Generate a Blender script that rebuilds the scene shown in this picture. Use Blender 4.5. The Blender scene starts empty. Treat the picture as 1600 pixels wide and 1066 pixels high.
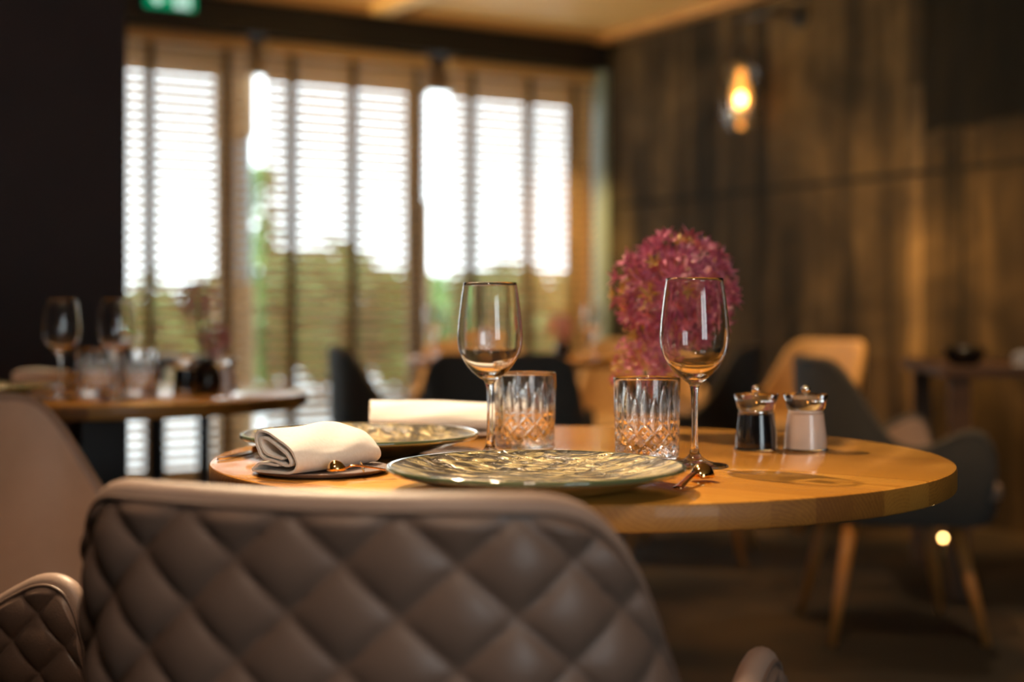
import bpy, math, random
from mathutils import Vector, Matrix
random.seed(7)
PI = math.pi
sc = bpy.context.scene
C = sc.collection

# ---------------------------------------------------------------- camera, world, lights, exposure
cam_d = bpy.data.cameras.new('camera'); cam = bpy.data.objects.new('camera', cam_d); C.objects.link(cam)
cam.location = (0, 0, .93); cam.rotation_euler = (PI/2, 0, 0)
cam_d.lens = 50; cam_d.sensor_width = 36; cam_d.shift_y = -.030
cam_d.clip_start = .05; cam_d.clip_end = 300
cam_d.dof.use_dof = True; cam_d.dof.focus_distance = 1.56; cam_d.dof.aperture_fstop = 2.3
sc.camera = cam
sc.view_settings.view_transform = 'Standard'; sc.view_settings.look = 'None'
sc.view_settings.gamma = 1; sc.view_settings.use_curve_mapping = False
sc.view_settings.exposure = 0.12
try:
    sc.cycles.use_denoising = True
    sc.cycles.max_bounces = 16; sc.cycles.transmission_bounces = 14; sc.cycles.transparent_max_bounces = 16
    sc.cycles.glossy_bounces = 6; sc.cycles.diffuse_bounces = 4
    sc.cycles.sample_clamp_indirect = 6.0; sc.cycles.sample_clamp_direct = 0
    sc.cycles.blur_glossy = .3
except Exception: pass

# room frame: origin at the far corner, a runs to the right along the window wall, b runs out of the window
ANG = math.radians(31)
AX = Vector((math.cos(ANG), math.sin(ANG), 0)); BX = Vector((-math.sin(ANG), math.cos(ANG), 0))
CORNER = Vector((.58, 8.5, 0)); CEIL = 2.56
ROOM = Matrix.Translation(CORNER) @ Matrix.Rotation(ANG, 4, 'Z')
def R(a, b, z=0): return ROOM @ Vector((a, b, z))

w = bpy.data.worlds.new('world'); sc.world = w; w.use_nodes = True
w.node_tree.nodes['Background'].inputs[0].default_value = (.86, .94, 1, 1)
w.node_tree.nodes['Background'].inputs[1].default_value = 5.6

def light(name, kind, loc, energy, col, target=None, **kw):
    d = bpy.data.lights.new(name, kind); d.energy = energy; d.color = col
    for k, v in kw.items(): setattr(d, k, v)
    o = bpy.data.objects.new(name, d); C.objects.link(o); o.location = loc
    if target is not None:
        o.rotation_euler = (Vector(target) - Vector(loc)).to_track_quat('-Z', 'Y').to_euler()
    return o
WARM = (1, .66, .36)
light('spot_table', 'SPOT', (-.62, 2.72, 2.5), 380, (1, .74, .46), (.05, 1.72, .75), spot_size=math.radians(48), spot_blend=.6, shadow_soft_size=.035)
light('spot_front', 'SPOT', (-.15, -.1, 2.5), 62, (1, .76, .58), (-.12, 1.1, .65), spot_size=math.radians(62), spot_blend=.8, shadow_soft_size=.14)
light('spot_chair', 'SPOT', (-.45, 1.5, 2.5), 48, (1, .70, .44), (-.3, 1.3, .7), spot_size=math.radians(75), spot_blend=.9, shadow_soft_size=.05)
light('spot_left_table', 'SPOT', (-.9, 3.6, 2.5), 60, WARM, (-.9, 3.1, .75), spot_size=math.radians(45), spot_blend=.6, shadow_soft_size=.04)
light('spot_middle_table', 'SPOT', (.1, 5.2, 2.5), 170, (1, .60, .24), (.05, 5.7, .75), spot_size=math.radians(62), spot_blend=.6, shadow_soft_size=.04)
light('spot_right_table', 'SPOT', (1.6, 4.6, 2.5), 50, WARM, (1.5, 4.4, .75), spot_size=math.radians(50), spot_blend=.7, shadow_soft_size=.04)
light('fill_right_chair', 'SPOT', (.75, 3.0, 2.5), 75, (1, .62, .28), (1.15, 4.1, .1), spot_size=math.radians(50), spot_blend=.9, shadow_soft_size=.05)  # added lamp, brightens the right chair's legs and the floor there
light('spot_wall_far', 'SPOT', R(-.95, -2.1, 2.5), 110, (1, .52, .16), R(0, -2.0, .3), spot_size=math.radians(75), spot_blend=1, shadow_soft_size=.05)
light('spot_wall_near', 'SPOT', R(-1.1, -3.0, 2.5), 220, (1, .50, .12), R(0, -2.8, .75), spot_size=math.radians(52), spot_blend=1, shadow_soft_size=.05)
light('spot_blind', 'SPOT', R(-.62, -.6, 2.5), 420, (1, .62, .18), R(-.16, .1, 1.2), spot_size=math.radians(36), spot_blend=1, shadow_soft_size=.05)
light('fill_ceiling', 'SPOT', R(-4.3, -1.5, 1.7), 430, (1, .70, .32), R(-1.4, -1.5, CEIL), spot_size=math.radians(80), spot_blend=1, shadow_soft_size=.1)  # added lamp hidden behind the side wall, brightens the ceiling
pt = light('window_portal', 'AREA', R(-2.2, .34, 1.2), 1, (1, 1, 1), R(-2.2, -1, 1.2), shape='RECTANGLE', size=4.4, size_y=2.3)
pt.data.cycles.is_portal = True
pt = light('window_portal', 'AREA', R(-4.3, -9.96, 1.3), 1, (1, 1, 1), R(-4.3, -5, 1.3), shape='RECTANGLE', size=1.5, size_y=2.0)
pt.data.cycles.is_portal = True

# ---------------------------------------------------------------- material helpers
def mat(name, col=(.5, .5, .5), rough=.5, metal=0, **kw):
    m = bpy.data.materials.new(name); m.use_nodes = True
    b = m.node_tree.nodes['Principled BSDF']
    b.inputs['Base Color'].default_value = (*col, 1); b.inputs['Roughness'].default_value = rough
    b.inputs['Metallic'].default_value = metal
    for k, v in kw.items(): b.inputs[k.replace('_', ' ')].default_value = v
    return m
def N(m, t, **kw):
    n = m.node_tree.nodes.new(t)
    for k, v in kw.items():
        if k.startswith('i_'): n.inputs[int(k[2:])].default_value = v
        else: setattr(n, k, v)
    return n
def L(m, a, b): m.node_tree.links.new(a, b)
def ramp(m, stops):
    n = N(m, 'ShaderNodeValToRGB'); e = n.color_ramp.elements
    while len(e) < len(stops): e.new(.5)
    for k, (p, c) in enumerate(stops): e[k].position = p; e[k].color = (*c, 1)
    return n
def mapping(m, scale=(1, 1, 1), rot=(0, 0, 0), loc=(0, 0, 0)):
    tc = N(m, 'ShaderNodeTexCoord'); mp = N(m, 'ShaderNodeMapping')
    mp.inputs['Scale'].default_value = scale; mp.inputs['Rotation'].default_value = rot; mp.inputs['Location'].default_value = loc
    L(m, tc.outputs['Object'], mp.inputs['Vector']); return mp
def noise(m, vec, scale, detail=4, rough=.55, dist=0):
    n = N(m, 'ShaderNodeTexNoise'); n.inputs['Scale'].default_value = scale; n.inputs['Detail'].default_value = detail
    n.inputs['Roughness'].default_value = rough; n.inputs['Distortion'].default_value = dist
    L(m, vec, n.inputs['Vector']); return n
def bump(m, h, strength, dist=.01):
    b = N(m, 'ShaderNodeBump'); b.inputs['Strength'].default_value = strength; b.inputs['Distance'].default_value = dist
    L(m, h, b.inputs['Height']); L(m, b.outputs[0], m.node_tree.nodes['Principled BSDF'].inputs['Normal']); return b
def PB(m): return m.node_tree.nodes['Principled BSDF']
def math_(m, op, a, b=None):
    n = N(m, 'ShaderNodeMath', operation=op)
    for k, v in ((0, a), (1, b)):
        if v is None: continue
        if isinstance(v, (int, float)): n.inputs[k].default_value = v
        else: L(m, v, n.inputs[k])
    return n.outputs[0]

def noisy(name, c0, c1, scale=8, rough=.6, bs=0, bd=.005, stretch=(1, 1, 1), metal=0, lo=.35, hi=.65, detail=4, **kw):
    m = mat(name, c0, rough, metal, **kw); mp = mapping(m, stretch)
    n = noise(m, mp.outputs[0], scale, detail); r = ramp(m, [(lo, c0), (hi, c1)])
    L(m, n.outputs[0], r.inputs[0]); L(m, r.outputs[0], PB(m).inputs['Base Color'])
    if bs: bump(m, n.outputs[0], bs, bd)
    return m

def wood_table(name='oiled_wood', rough=.22, coat=.7, tone=.40, k=1.0):
    m = mat(name, rough=rough); b = PB(m)
    b.inputs['Coat Weight'].default_value = coat; b.inputs['Coat Roughness'].default_value = .07
    mp = mapping(m, rot=(0, 0, math.radians(38)))
    sx = N(m, 'ShaderNodeSeparateXYZ'); L(m, mp.outputs[0], sx.inputs[0])
    row = math_(m, 'FLOOR', math_(m, 'DIVIDE', sx.outputs[1], .046))
    off = math_(m, 'MULTIPLY', row, .37)
    colm = math_(m, 'FLOOR', math_(m, 'DIVIDE', math_(m, 'ADD', sx.outputs[0], off), .5))
    cb = N(m, 'ShaderNodeCombineXYZ'); L(m, row, cb.inputs[0]); L(m, colm, cb.inputs[1])
    wn = N(m, 'ShaderNodeTexWhiteNoise'); wn.noise_dimensions = '3D'; L(m, cb.outputs[0], wn.inputs['Vector'])
    # each stave is cut from another log: its rings have a centre of their own
    wc = N(m, 'ShaderNodeSeparateXYZ'); L(m, wn.outputs['Color'], wc.inputs[0])
    st = N(m, 'ShaderNodeMapping'); st.inputs['Scale'].default_value = (.10, 1, 1); L(m, mp.outputs[0], st.inputs[0])
    wob = noise(m, st.outputs[0], 14, 3, .5, .3)
    yc = math_(m, 'SUBTRACT', sx.outputs[1], math_(m, 'MULTIPLY', math_(m, 'ADD', row, .5), .046))
    yl = math_(m, 'ADD', yc, math_(m, 'MULTIPLY', math_(m, 'SUBTRACT', wc.outputs[0], .5), .13))
    zl = math_(m, 'ADD', math_(m, 'SUBTRACT', sx.outputs[2], .736), math_(m, 'MULTIPLY', math_(m, 'SUBTRACT', wc.outputs[1], .5), .11))
    d = math_(m, 'ADD', math_(m, 'SQRT', math_(m, 'ADD', math_(m, 'MULTIPLY', yl, yl), math_(m, 'MULTIPLY', zl, zl))), math_(m, 'MULTIPLY', wob.outputs[0], .022))
    rings = math_(m, 'POWER', math_(m, 'FRACT', math_(m, 'MULTIPLY', d, 260)), 2.0)
    fn = noise(m, st.outputs[0], 260, 2)
    mix = math_(m, 'ADD', math_(m, 'MULTIPLY', rings, .22), math_(m, 'ADD', math_(m, 'MULTIPLY', fn.outputs[0], .3), math_(m, 'MULTIPLY', wn.outputs['Value'], tone)))
    r = ramp(m, [(.15, (.72*k, .345*k, .058*k)), (.5, (.56*k, .235*k, .033*k)), (.85, (.30*k, .105*k, .014*k))])
    L(m, mix, r.inputs[0]); L(m, r.outputs[0], b.inputs['Base Color'])
    return m
def glass(name, col=(1, 1, 1), ior=1.5, rough=0):
    m = bpy.data.materials.new(name); m.use_nodes = True; m.node_tree.nodes.clear()
    o = N(m, 'ShaderNodeOutputMaterial'); g = N(m, 'ShaderNodeBsdfGlass')
    g.inputs['Color'].default_value = (*col, 1); g.inputs['IOR'].default_value = ior; g.inputs['Roughness'].default_value = rough
    L(m, g.outputs[0], o.inputs[0]); return m
def pane_glass(name, tint=(.96, .98, .97), refl=.06):
    m = bpy.data.materials.new(name); m.use_nodes = True; m.node_tree.nodes.clear()
    o = N(m, 'ShaderNodeOutputMaterial'); t = N(m, 'ShaderNodeBsdfTransparent'); t.inputs[0].default_value = (*tint, 1)
    g = N(m, 'ShaderNodeBsdfGlossy'); g.inputs['Roughness'].default_value = .02; mx = N(m, 'ShaderNodeMixShader'); mx.inputs[0].default_value = refl
    L(m, t.outputs[0], mx.inputs[1]); L(m, g.outputs[0], mx.inputs[2]); L(m, mx.outputs[0], o.inputs[0]); return m
def emit(name, col, s):
    m = bpy.data.materials.new(name); m.use_nodes = True; m.node_tree.nodes.clear()
    o = N(m, 'ShaderNodeOutputMaterial'); e = N(m, 'ShaderNodeEmission'); e.inputs[0].default_value = (*col, 1); e.inputs[1].default_value = s
    L(m, e.outputs[0], o.inputs[0]); return m
def leather(name, c0, c1, rough=.45, bs=.25):
    m = mat(name, c0, rough); mp = mapping(m)
    n = noise(m, mp.outputs[0], 9, 3); r = ramp(m, [(.35, c0), (.7, c1)]); L(m, n.outputs[0], r.inputs[0]); L(m, r.outputs[0], PB(m).inputs['Base Color'])
    v = N(m, 'ShaderNodeTexVoronoi'); v.inputs['Scale'].default_value = 420; L(m, mp.outputs[0], v.inputs['Vector'])
    n2 = noise(m, mp.outputs[0], 60, 4)
    h = math_(m, 'ADD', math_(m, 'MULTIPLY', v.outputs[0], .6), n2.outputs[0])
    bump(m, h, bs, .0012); return m
def plate_glaze():
    m = mat('gold_green_glaze', rough=.30, metal=.2); b = PB(m)
    b.inputs['Coat Weight'].default_value = .5; b.inputs['Coat Roughness'].default_value = .05
    mp = mapping(m, (.6, 1.3, 1), (0, 0, math.radians(-24)))
    n = noise(m, mp.outputs[0], 42, 5, .60, 1.4); n2 = noise(m, mp.outputs[0], 90, 3, .6, .8)
    s = math_(m, 'ADD', math_(m, 'MULTIPLY', n.outputs[0], .75), math_(m, 'MULTIPLY', n2.outputs[0], .25))
    r = ramp(m, [(.47, (.010, .007, .003)), (.50, (.08, .058, .022)), (.525, (.27, .21, .08)), (.60, (.50, .41, .19))])
    L(m, s, r.inputs[0]); L(m, r.outputs[0], b.inputs['Base Color']); bn = bump(m, s, 1.0, .010); L(m, bn.outputs[0], b.inputs['Coat Normal']); return m
def wall_bronze():
    m = mat('patinated_wall', rough=.8, metal=0, Specular_IOR_Level=.2); b = PB(m)
    mp = mapping(m, (1, 1, 1)); sx = N(m, 'ShaderNodeSeparateXYZ'); L(m, mp.outputs[0], sx.inputs[0])
    st = N(m, 'ShaderNodeMapping'); st.inputs['Scale'].default_value = (1, 2.4, .22); L(m, mp.outputs[0], st.inputs[0])
    n1 = noise(m, st.outputs[0], 2.6, 4, .55, .5); n2 = noise(m, mp.outputs[0], 1.7, 5, .6, .8)
    s = math_(m, 'ADD', math_(m, 'MULTIPLY', n1.outputs[0], .55), math_(m, 'MULTIPLY', n2.outputs[0], .45))
    r = ramp(m, [(.38, (.006, .005, .004)), (.5, (.034, .024, .014)), (.64, (.10, .068, .033))])
    L(m, s, r.inputs[0])
    # base colour has one darker upper area, and a paler upright strip beside it
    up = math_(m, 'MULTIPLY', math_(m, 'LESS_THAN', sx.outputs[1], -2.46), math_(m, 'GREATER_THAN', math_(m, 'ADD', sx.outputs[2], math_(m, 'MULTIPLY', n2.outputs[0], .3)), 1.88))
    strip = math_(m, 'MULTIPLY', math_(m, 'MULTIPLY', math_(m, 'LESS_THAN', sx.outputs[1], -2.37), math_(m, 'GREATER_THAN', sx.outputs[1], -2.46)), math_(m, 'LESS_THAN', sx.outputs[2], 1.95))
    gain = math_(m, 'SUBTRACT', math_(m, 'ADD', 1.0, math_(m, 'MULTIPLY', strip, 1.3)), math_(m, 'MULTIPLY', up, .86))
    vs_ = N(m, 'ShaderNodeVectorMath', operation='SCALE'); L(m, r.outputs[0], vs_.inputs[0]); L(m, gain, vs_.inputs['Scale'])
    # panel joints: every 1.35 m along the wall and one course at 1.55 m
    f = math_(m, 'FRACT', math_(m, 'DIVIDE', sx.outputs[1], 1.35)); j1 = math_(m, 'LESS_THAN', f, .018)
    j2 = math_(m, 'LESS_THAN', math_(m, 'ABSOLUTE', math_(m, 'SUBTRACT', sx.outputs[2], 1.55)), .012)
    j = math_(m, 'MAXIMUM', j1, j2)
    mx = N(m, 'ShaderNodeMix', data_type='RGBA'); L(m, j, mx.inputs[0]); L(m, vs_.outputs[0], mx.inputs[6]); mx.inputs[7].default_value = (.006, .005, .004, 1)
    L(m, mx.outputs[2], b.inputs['Base Color']); bump(m, s, .3, .01); return m

M = dict(
    wood=wood_table(), woodedge=wood_table('sawn_wood_edge', .5, .12, .62, .58), clear=glass('clear_glass'), crystal=glass('cut_crystal', ior=1.52), acrylic=glass('clear_acrylic', ior=1.49),
    green_glass=mat('green_glass_edge', (.16, .22, .11), .08, Transmission_Weight=.45, Coat_Weight=1.0),
    pane=pane_glass('window_glass'), lampglass=pane_glass('lamp_glass', (.88, .88, .86), .22),
    quilt=leather('quilted_leather', (.155, .100, .076), (.19, .125, .096), .42, .35),
    liner=leather('beige_leather', (.46, .32, .235), (.52, .37, .28), .48, .12),
    edge=leather('edge_leather_lit', (.30, .205, .16), (.35, .245, .195), .45, .15), stitch=mat('thread', (.10, .07, .055), .8), grey_fab=noisy('charcoal_fabric', (.075, .068, .060), (.10, .09, .08), 120, .9, .2, .001),  # edge leather: the quilt's taupe with its top highlight put into the colour
    tan=leather('tan_leather', (.42, .27, .13), (.50, .33, .17), .5, .1),
    legwood=noisy('leg_wood', (.60, .27, .07), (.45, .18, .04), 14, .4, stretch=(1, 1, .1)),
    black=mat('black_metal', (.012, .012, .014), .4), cloth=noisy('white_linen', (.83, .80, .75), (.88, .86, .82), 300, .85, .15, .0006, Sheen_Weight=.2),
    taupe=leather('taupe_stoneware', (.21, .16, .15), (.25, .19, .175), .35, .1), glaze=plate_glaze(),
    under=noisy('dark_glazed_underside', (.05, .035, .02), (.13, .095, .05), 40, .25, .3, .002, Coat_Weight=1.0),
    copper=mat('copper', (.80, .42, .20), .12, 1), gold=mat('gold_copper', (.86, .55, .24), .10, 1), steel=mat('polished_steel', (.82, .80, .76), .08, 1),
    pepper=mat('dark_pepper_fill', (.006, .006, .007), .18, Coat_Weight=1.0, Coat_Roughness=.03), salt=mat('white_salt_fill', (.68, .56, .48), .35, Coat_Weight=1.0, Coat_Roughness=.03),
    ceil=noisy('ceiling_boards', (.76, .48, .17), (.84, .57, .22), 6, .5, stretch=(.15, 1.5, 1)), beam=noisy('beam_wood', (.36, .19, .07), (.44, .25, .10), 6, .5, stretch=(.15, 1.5, 1)),
    header=mat('black_header', (.006, .005, .005), .6), slat=noisy('blind_wood', (.50, .30, .12), (.60, .38, .17), 9, .45, stretch=(.1, 1, 1)),
    tape=mat('blind_tape', (.10, .072, .045), .85), pillar=noisy('dark_plaster', (.055, .040, .040), (.072, .052, .052), 1.2, .8),
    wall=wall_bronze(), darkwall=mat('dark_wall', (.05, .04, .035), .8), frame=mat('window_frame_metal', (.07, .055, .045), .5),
    framew=noisy('window_timber', (.30, .19, .10), (.36, .23, .12), 5, .6), paleframe=mat('pale_frame', (.17, .22, .22), .4),
    floor=noisy('dark_carpet', (.012, .008, .005), (.085, .052, .024), 1.5, .85, detail=3, lo=.45, hi=.68),
    ground=noisy('paving', (.42, .42, .42), (.55, .55, .54), .6, .9), leaf=noisy('leaf_green', (.06, .12, .016), (.14, .20, .03), 1.5, .6),
    bark=noisy('bark', (.10, .06, .035), (.16, .10, .055), 6, .9), facade=mat('grey_blue_render', (.36, .43, .50), .8), car=mat('blue_paint', (.10, .16, .32), .3, Coat_Weight=1.0),
    tyre=mat('tyre_rubber', (.02, .02, .02), .8), exitgreen=emit('exit_green', (.0, .30, .12), .9), exitwhite=emit('exit_white', (.75, 1, .88), .9),
    bulb=emit('bulb_filament', (1, .62, .22), 60), amber=mat('amber_bulb_glass', (1, .5, .12), .1, Transmission_Weight=1.0, Emission_Strength=1.3),
    pinglow=emit('pinpoint_glow', (1, .62, .2), 30), stem=mat('stem_green', (.10, .16, .04), .5), vase=mat('dark_vase_glass', (.05, .035, .03), .06, Transmission_Weight=.6),
    awning=mat('awning_render', (.62, .60, .56), .8), petal=noisy('allium_purple', (.28, .04, .125), (.62, .20, .30), 60, .5, lo=.4, hi=.6), bud=noisy('allium_yellow', (.40, .26, .04), (.60, .36, .08), 50, .5),
    bowlblack=mat('black_ceramic', (.012, .011, .010), .2), darkwood=noisy('dark_walnut', (.10, .045, .018), (.16, .075, .03), 8, .65, stretch=(.2, 1, 1)),
)
PB(M['amber']).inputs['Emission Color'].default_value = (1, .42, .08, 1)

# ---------------------------------------------------------------- mesh helpers
def obj(name, vf, m=None, parent=None, smooth=True, loc=None, auto=None):
    v, f = vf; me = bpy.data.meshes.new(name); me.from_pydata([tuple(p) for p in v], [], f); me.validate(); me.update()
    if smooth: me.polygons.foreach_set('use_smooth', [True]*len(me.polygons))
    if auto is not None and smooth:
        try: me.set_sharp_from_angle(angle=math.radians(auto))
        except Exception: pass
    o = bpy.data.objects.new(name, me); C.objects.link(o)
    if m is not None: me.materials.append(M[m] if isinstance(m, str) else m)
    if parent is not None: o.parent = parent
    if loc is not None: o.location = loc
    return o
def tag(o, label, cat, group=None):
    o['label'] = label; o['category'] = cat
    if group: o['group'] = group
    return o
def thing(name, label, cat, loc=(0, 0, 0), rz=0, group=None):
    o = bpy.data.objects.new(name, None); C.objects.link(o); o.empty_display_size = .1
    o.location = loc; o.rotation_euler = (0, 0, rz); return tag(o, label, cat, group)
def struct(name, vf, m, mw=None, parent=None, smooth=False):
    o = obj(name, vf, m, parent, smooth)
    if mw is not None: o.matrix_world = mw
    if parent is None: o['kind'] = 'structure'
    return o
def dup(root, loc, rz=None, label=None, group=None, scale=None):
    def cp(o, par):
        c = o.copy(); C.objects.link(c); c.parent = par
        for k in [x for x in allobjs if x.parent is o]: cp(k, c)
        return c
    allobjs = list(root.children_recursive)
    r = cp(root, None); r.location = loc
    if rz is not None: r.rotation_euler = (0, 0, rz)
    if scale: r.scale = (scale,)*3
    if label: r['label'] = label
    if group: r['group'] = group
    return r
def join(*parts):
    V, F = [], []
    for v, f in parts:
        k = len(V); V += list(v); F += [tuple(i + k for i in q) for q in f]
    return V, F
def xf(vf, mtx): return [mtx @ Vector(p) for p in vf[0]], vf[1]
def mv(vf, x=0, y=0, z=0): return [(p[0]+x, p[1]+y, p[2]+z) for p in vf[0]], vf[1]
def box(x0, x1, y0, y1, z0, z1, c=0):
    if c <= 0:
        v = [(x, y, z) for z in (z0, z1) for y in (y0, y1) for x in (x0, x1)]
        return v, [(0, 2, 3, 1), (4, 5, 7, 6), (0, 1, 5, 4), (2, 6, 7, 3), (0, 4, 6, 2), (1, 3, 7, 5)]
    # chamfered on vertical and horizontal edges
    rings = []
    for z, i in ((z0, c), (z0+c, 0), (z1-c, 0), (z1, c)):
        X0, X1, Y0, Y1 = x0+i, x1-i, y0+i, y1-i
        rings.append([(X0+c, Y0, z), (X1-c, Y0, z), (X1, Y0+c, z), (X1, Y1-c, z), (X1-c, Y1, z), (X0+c, Y1, z), (X0, Y1-c, z), (X0, Y0+c, z)])
    return loft(rings)
def loft(rings, cap=True, close=True):
    n = len(rings[0]); V = [p for r in rings for p in r]; F = []
    for i in range(len(rings)-1):
        for j in range(n if close else n-1):
            k = (j+1) % n; F.append((i*n+j, i*n+k, (i+1)*n+k, (i+1)*n+j))
    if cap: F.append(tuple(range(n-1, -1, -1))); F.append(tuple((len(rings)-1)*n + j for j in range(n)))
    return V, F
def lathe(prof, n=64, closed=False):
    """prof: (r, z) points; r = 0 ends collapse to a point"""
    V, F, rows = [], [], []
    for r, z in prof:
        if r < 1e-6: rows.append([len(V)]); V.append((0, 0, z))
        else:
            rows.append(list(range(len(V), len(V)+n)))
            V += [(r*math.cos(2*PI*j/n), r*math.sin(2*PI*j/n), z) for j in range(n)]
    m = len(rows); rng = range(m if closed else m-1)
    for i in rng:
        a, b = rows[i], rows[(i+1) % m]
        for j in range(n):
            k = (j+1) % n
            if len(a) == 1 and len(b) == 1: continue
            if len(a) == 1: F.append((a[0], b[k], b[j]))
            elif len(b) == 1: F.append((a[j], a[k], b[0]))
            else: F.append((a[j], a[k], b[k], b[j]))
    return V, F
def catmull(P, n=8):
    P = [Vector(p) for p in P]; out = []
    Q = [P[0]*2-P[1]] + P + [P[-1]*2-P[-2]]
    for i in range(1, len(Q)-2):
        a, b, c, d = Q[i-1:i+3]
        for k in range(n):
            t = k/n
            out.append(.5*((2*b)+(-a+c)*t+(2*a-5*b+4*c-d)*t*t+(-a+3*b-3*c+d)*t**3))
    out.append(Q[-2]); return out
def smooth_prof(P, n=6): return [(max(0, p[0]), p[1]) for p in [tuple(q)[:2] for q in catmull([(a, b, 0) for a, b in P], n)]]
def tube(P, rad, n=8, cap=True):
    P = [Vector(p) for p in P]; rings = []; up = None
    for i, p in enumerate(P):
        t = (P[min(i+1, len(P)-1)] - P[max(i-1, 0)]).normalized()
        if up is None: up = Vector((0, 0, 1)) if abs(t.z) < .9 else Vector((1, 0, 0))
        s = t.cross(up).normalized(); up = s.cross(t).normalized()
        r = rad[i] if isinstance(rad, (list, tuple)) else rad
        rings.append([p + s*r*math.cos(2*PI*j/n) + up*r*math.sin(2*PI*j/n) for j in range(n)])
    return loft(rings, cap)
def sphere(r, seg=24, rings=14, sq=(1, 1, 1)):
    return [(p[0]*sq[0], p[1]*sq[1], p[2]*sq[2]) for p in lathe([(r*math.sin(PI*i/rings), -r*math.cos(PI*i/rings)) for i in range(rings+1)], seg)[0]], lathe([(r*math.sin(PI*i/rings) if 0 < i < rings else 0, -r*math.cos(PI*i/rings)) for i in range(rings+1)], seg)[1]
def rnd_sphere(r, seg=24, rings=14):
    return lathe([(r*math.sin(PI*i/rings) if 0 < i < rings else 0, -r*math.cos(PI*i/rings)) for i in range(rings+1)], seg)

# ---------------------------------------------------------------- room
def rbox(a0, a1, b0, b1, z0, z1): return box(a0, a1, b0, b1, z0, z1)
struct('floor', rbox(-9.6, .1, -10.1, .45, -.08, 0), 'floor', ROOM)
struct('ceiling', rbox(-9.6, .1, -10.1, .45, CEIL, CEIL+.1), 'ceil', ROOM)
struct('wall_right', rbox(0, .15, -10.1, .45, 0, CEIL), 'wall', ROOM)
struct('wall_left', rbox(-9.75, -9.6, -10.1, .45, 0, CEIL), 'darkwall', ROOM)
struct('wall_far', rbox(-9.6, -4.45, .25, .45, 0, CEIL), 'darkwall', ROOM)
struct('wall_back', join(rbox(-9.6, -5.05, -10.2, -10.0, 0, CEIL), rbox(-3.55, .1, -10.2, -10.0, 0, CEIL), rbox(-5.05, -3.55, -10.2, -10, 0, .3), rbox(-5.05, -3.55, -10.2, -10, 2.3, CEIL)), 'darkwall', ROOM)
wf = struct('window_4', join(rbox(-5.05, -5.0, -10.15, -10.05, .3, 2.3), rbox(-3.6, -3.55, -10.15, -10.05, .3, 2.3), rbox(-4.33, -4.27, -10.15, -10.05, .3, 2.3), rbox(-5.0, -3.6, -10.15, -10.05, .3, .35), rbox(-5.0, -3.6, -10.15, -10.05, 2.25, 2.3)), 'frame', ROOM)
obj('pane', rbox(-5.0, -3.6, -10.11, -10.10, .35, 2.25), 'pane', wf, False)
struct('trim_1', rbox(-9.6, 0, 0, .45, 2.365, CEIL), 'header', ROOM)          # black pelmet over the blinds
struct('trim_2', rbox(-4.6, -.09, -.09, -.005, CEIL-.035, CEIL), 'beam', ROOM)      # timber edge of the ceiling field
struct('trim_3', rbox(-.10, -.005, -8, -.005, CEIL-.045, CEIL), 'beam', ROOM)
struct('trim_4', rbox(-1.62, -1.50, -8, -.10, CEIL-.05, CEIL), 'ceil', ROOM)
# free-standing wall on the left, parallel with the windows
e = ROOM.inverted() @ Vector((-1.22, 4.5, 0))
struct('wall_side', rbox(e.x-3.2, e.x, e.y, e.y+.16, 0, CEIL), 'pillar', ROOM)

def a_of(px, b):
    k = (px-800)/2222.2; o = CORNER + BX*b
    return (o.y*k - o.x)/(AX.x - AX.y*k)
# window openings behind the blinds
WB = .30
edges = [-4.42, a_of(352, WB), a_of(648, WB), -.02]
for k in range(3):
    a0, a1 = edges[k], edges[k+1]; wl = .05 if k == 0 else .03; wr = .075 if k == 0 else .045
    bars = [rbox(a0, a0+.04, WB-.03, WB+.04, 0, 2.365), rbox(a1-.04, a1, WB-.03, WB+.04, 0, 2.365),
            rbox(a0, a1, WB-.03, WB+.04, 2.20, 2.365), rbox(a0, a1, WB-.03, WB+.04, 0, .10)]
    wd = struct('window_%d' % (k+1), join(*bars), 'framew' if k < 2 else 'framew', ROOM)
    obj('pane', rbox(a0+.03, a1-.03, WB, WB+.008, .1, 2.2), 'pane', wd, False)
struct('trim_5', rbox(-.035, 0, .0, .12, 0, 2.365), 'paleframe', ROOM)

# ---------------------------------------------------------------- blinds
def blind(a0, a1, tapes, label):
    t = thing('venetian_blind', label, 'blind', R((a0+a1)/2, .12, 0), ANG, 'wooden venetian blinds across the windows')
    h = (a1-a0)/2; c = (a0+a1)/2
    tilt = math.radians(36); pitch = .0475; z = .06; parts = []
    while z < 2.28:
        dx, dz = .025*math.cos(tilt), .025*math.sin(tilt)
        prof = [(-dx, dz-.0014), (dx, -dz-.0014), (dx, -dz+.0014), (-dx, dz+.0014)]
        parts.append(loft([[(-h, p[0], z+p[1]) for p in prof], [(h, p[0], z+p[1]) for p in prof]])); z += pitch
    obj('slats', join(*parts), 'slat', t, False)
    obj('headrail', box(-h, h, -.03, .03, 2.285, 2.355, .004), 'slat', t, False)
    obj('bottom_rail', box(-h, h, -.027, .027, .018, .04, .003), 'slat', t, False)
    for px in tapes:
        x = a_of(px, .12) - c
        obj('ladder_tape', join(box(x-.019, x+.019, -.0275, -.0265, .03, 2.30), box(x-.019, x+.019, .0265, .0275, .03, 2.30)), 'tape', t, False)
    return t
blind(-3.1, a_of(387, .12), (233, 352), 'slatted wooden blind beside the dark wall, leftmost of the three')
blind(a_of(413, .12), a_of(668, .12), (455, 550, 648), 'wide slatted wooden blind between the two bright gaps')
blind(a_of(702, .12), -.045, (735, 825, 893), 'slatted wooden blind at the corner, lit amber on its right')

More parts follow.
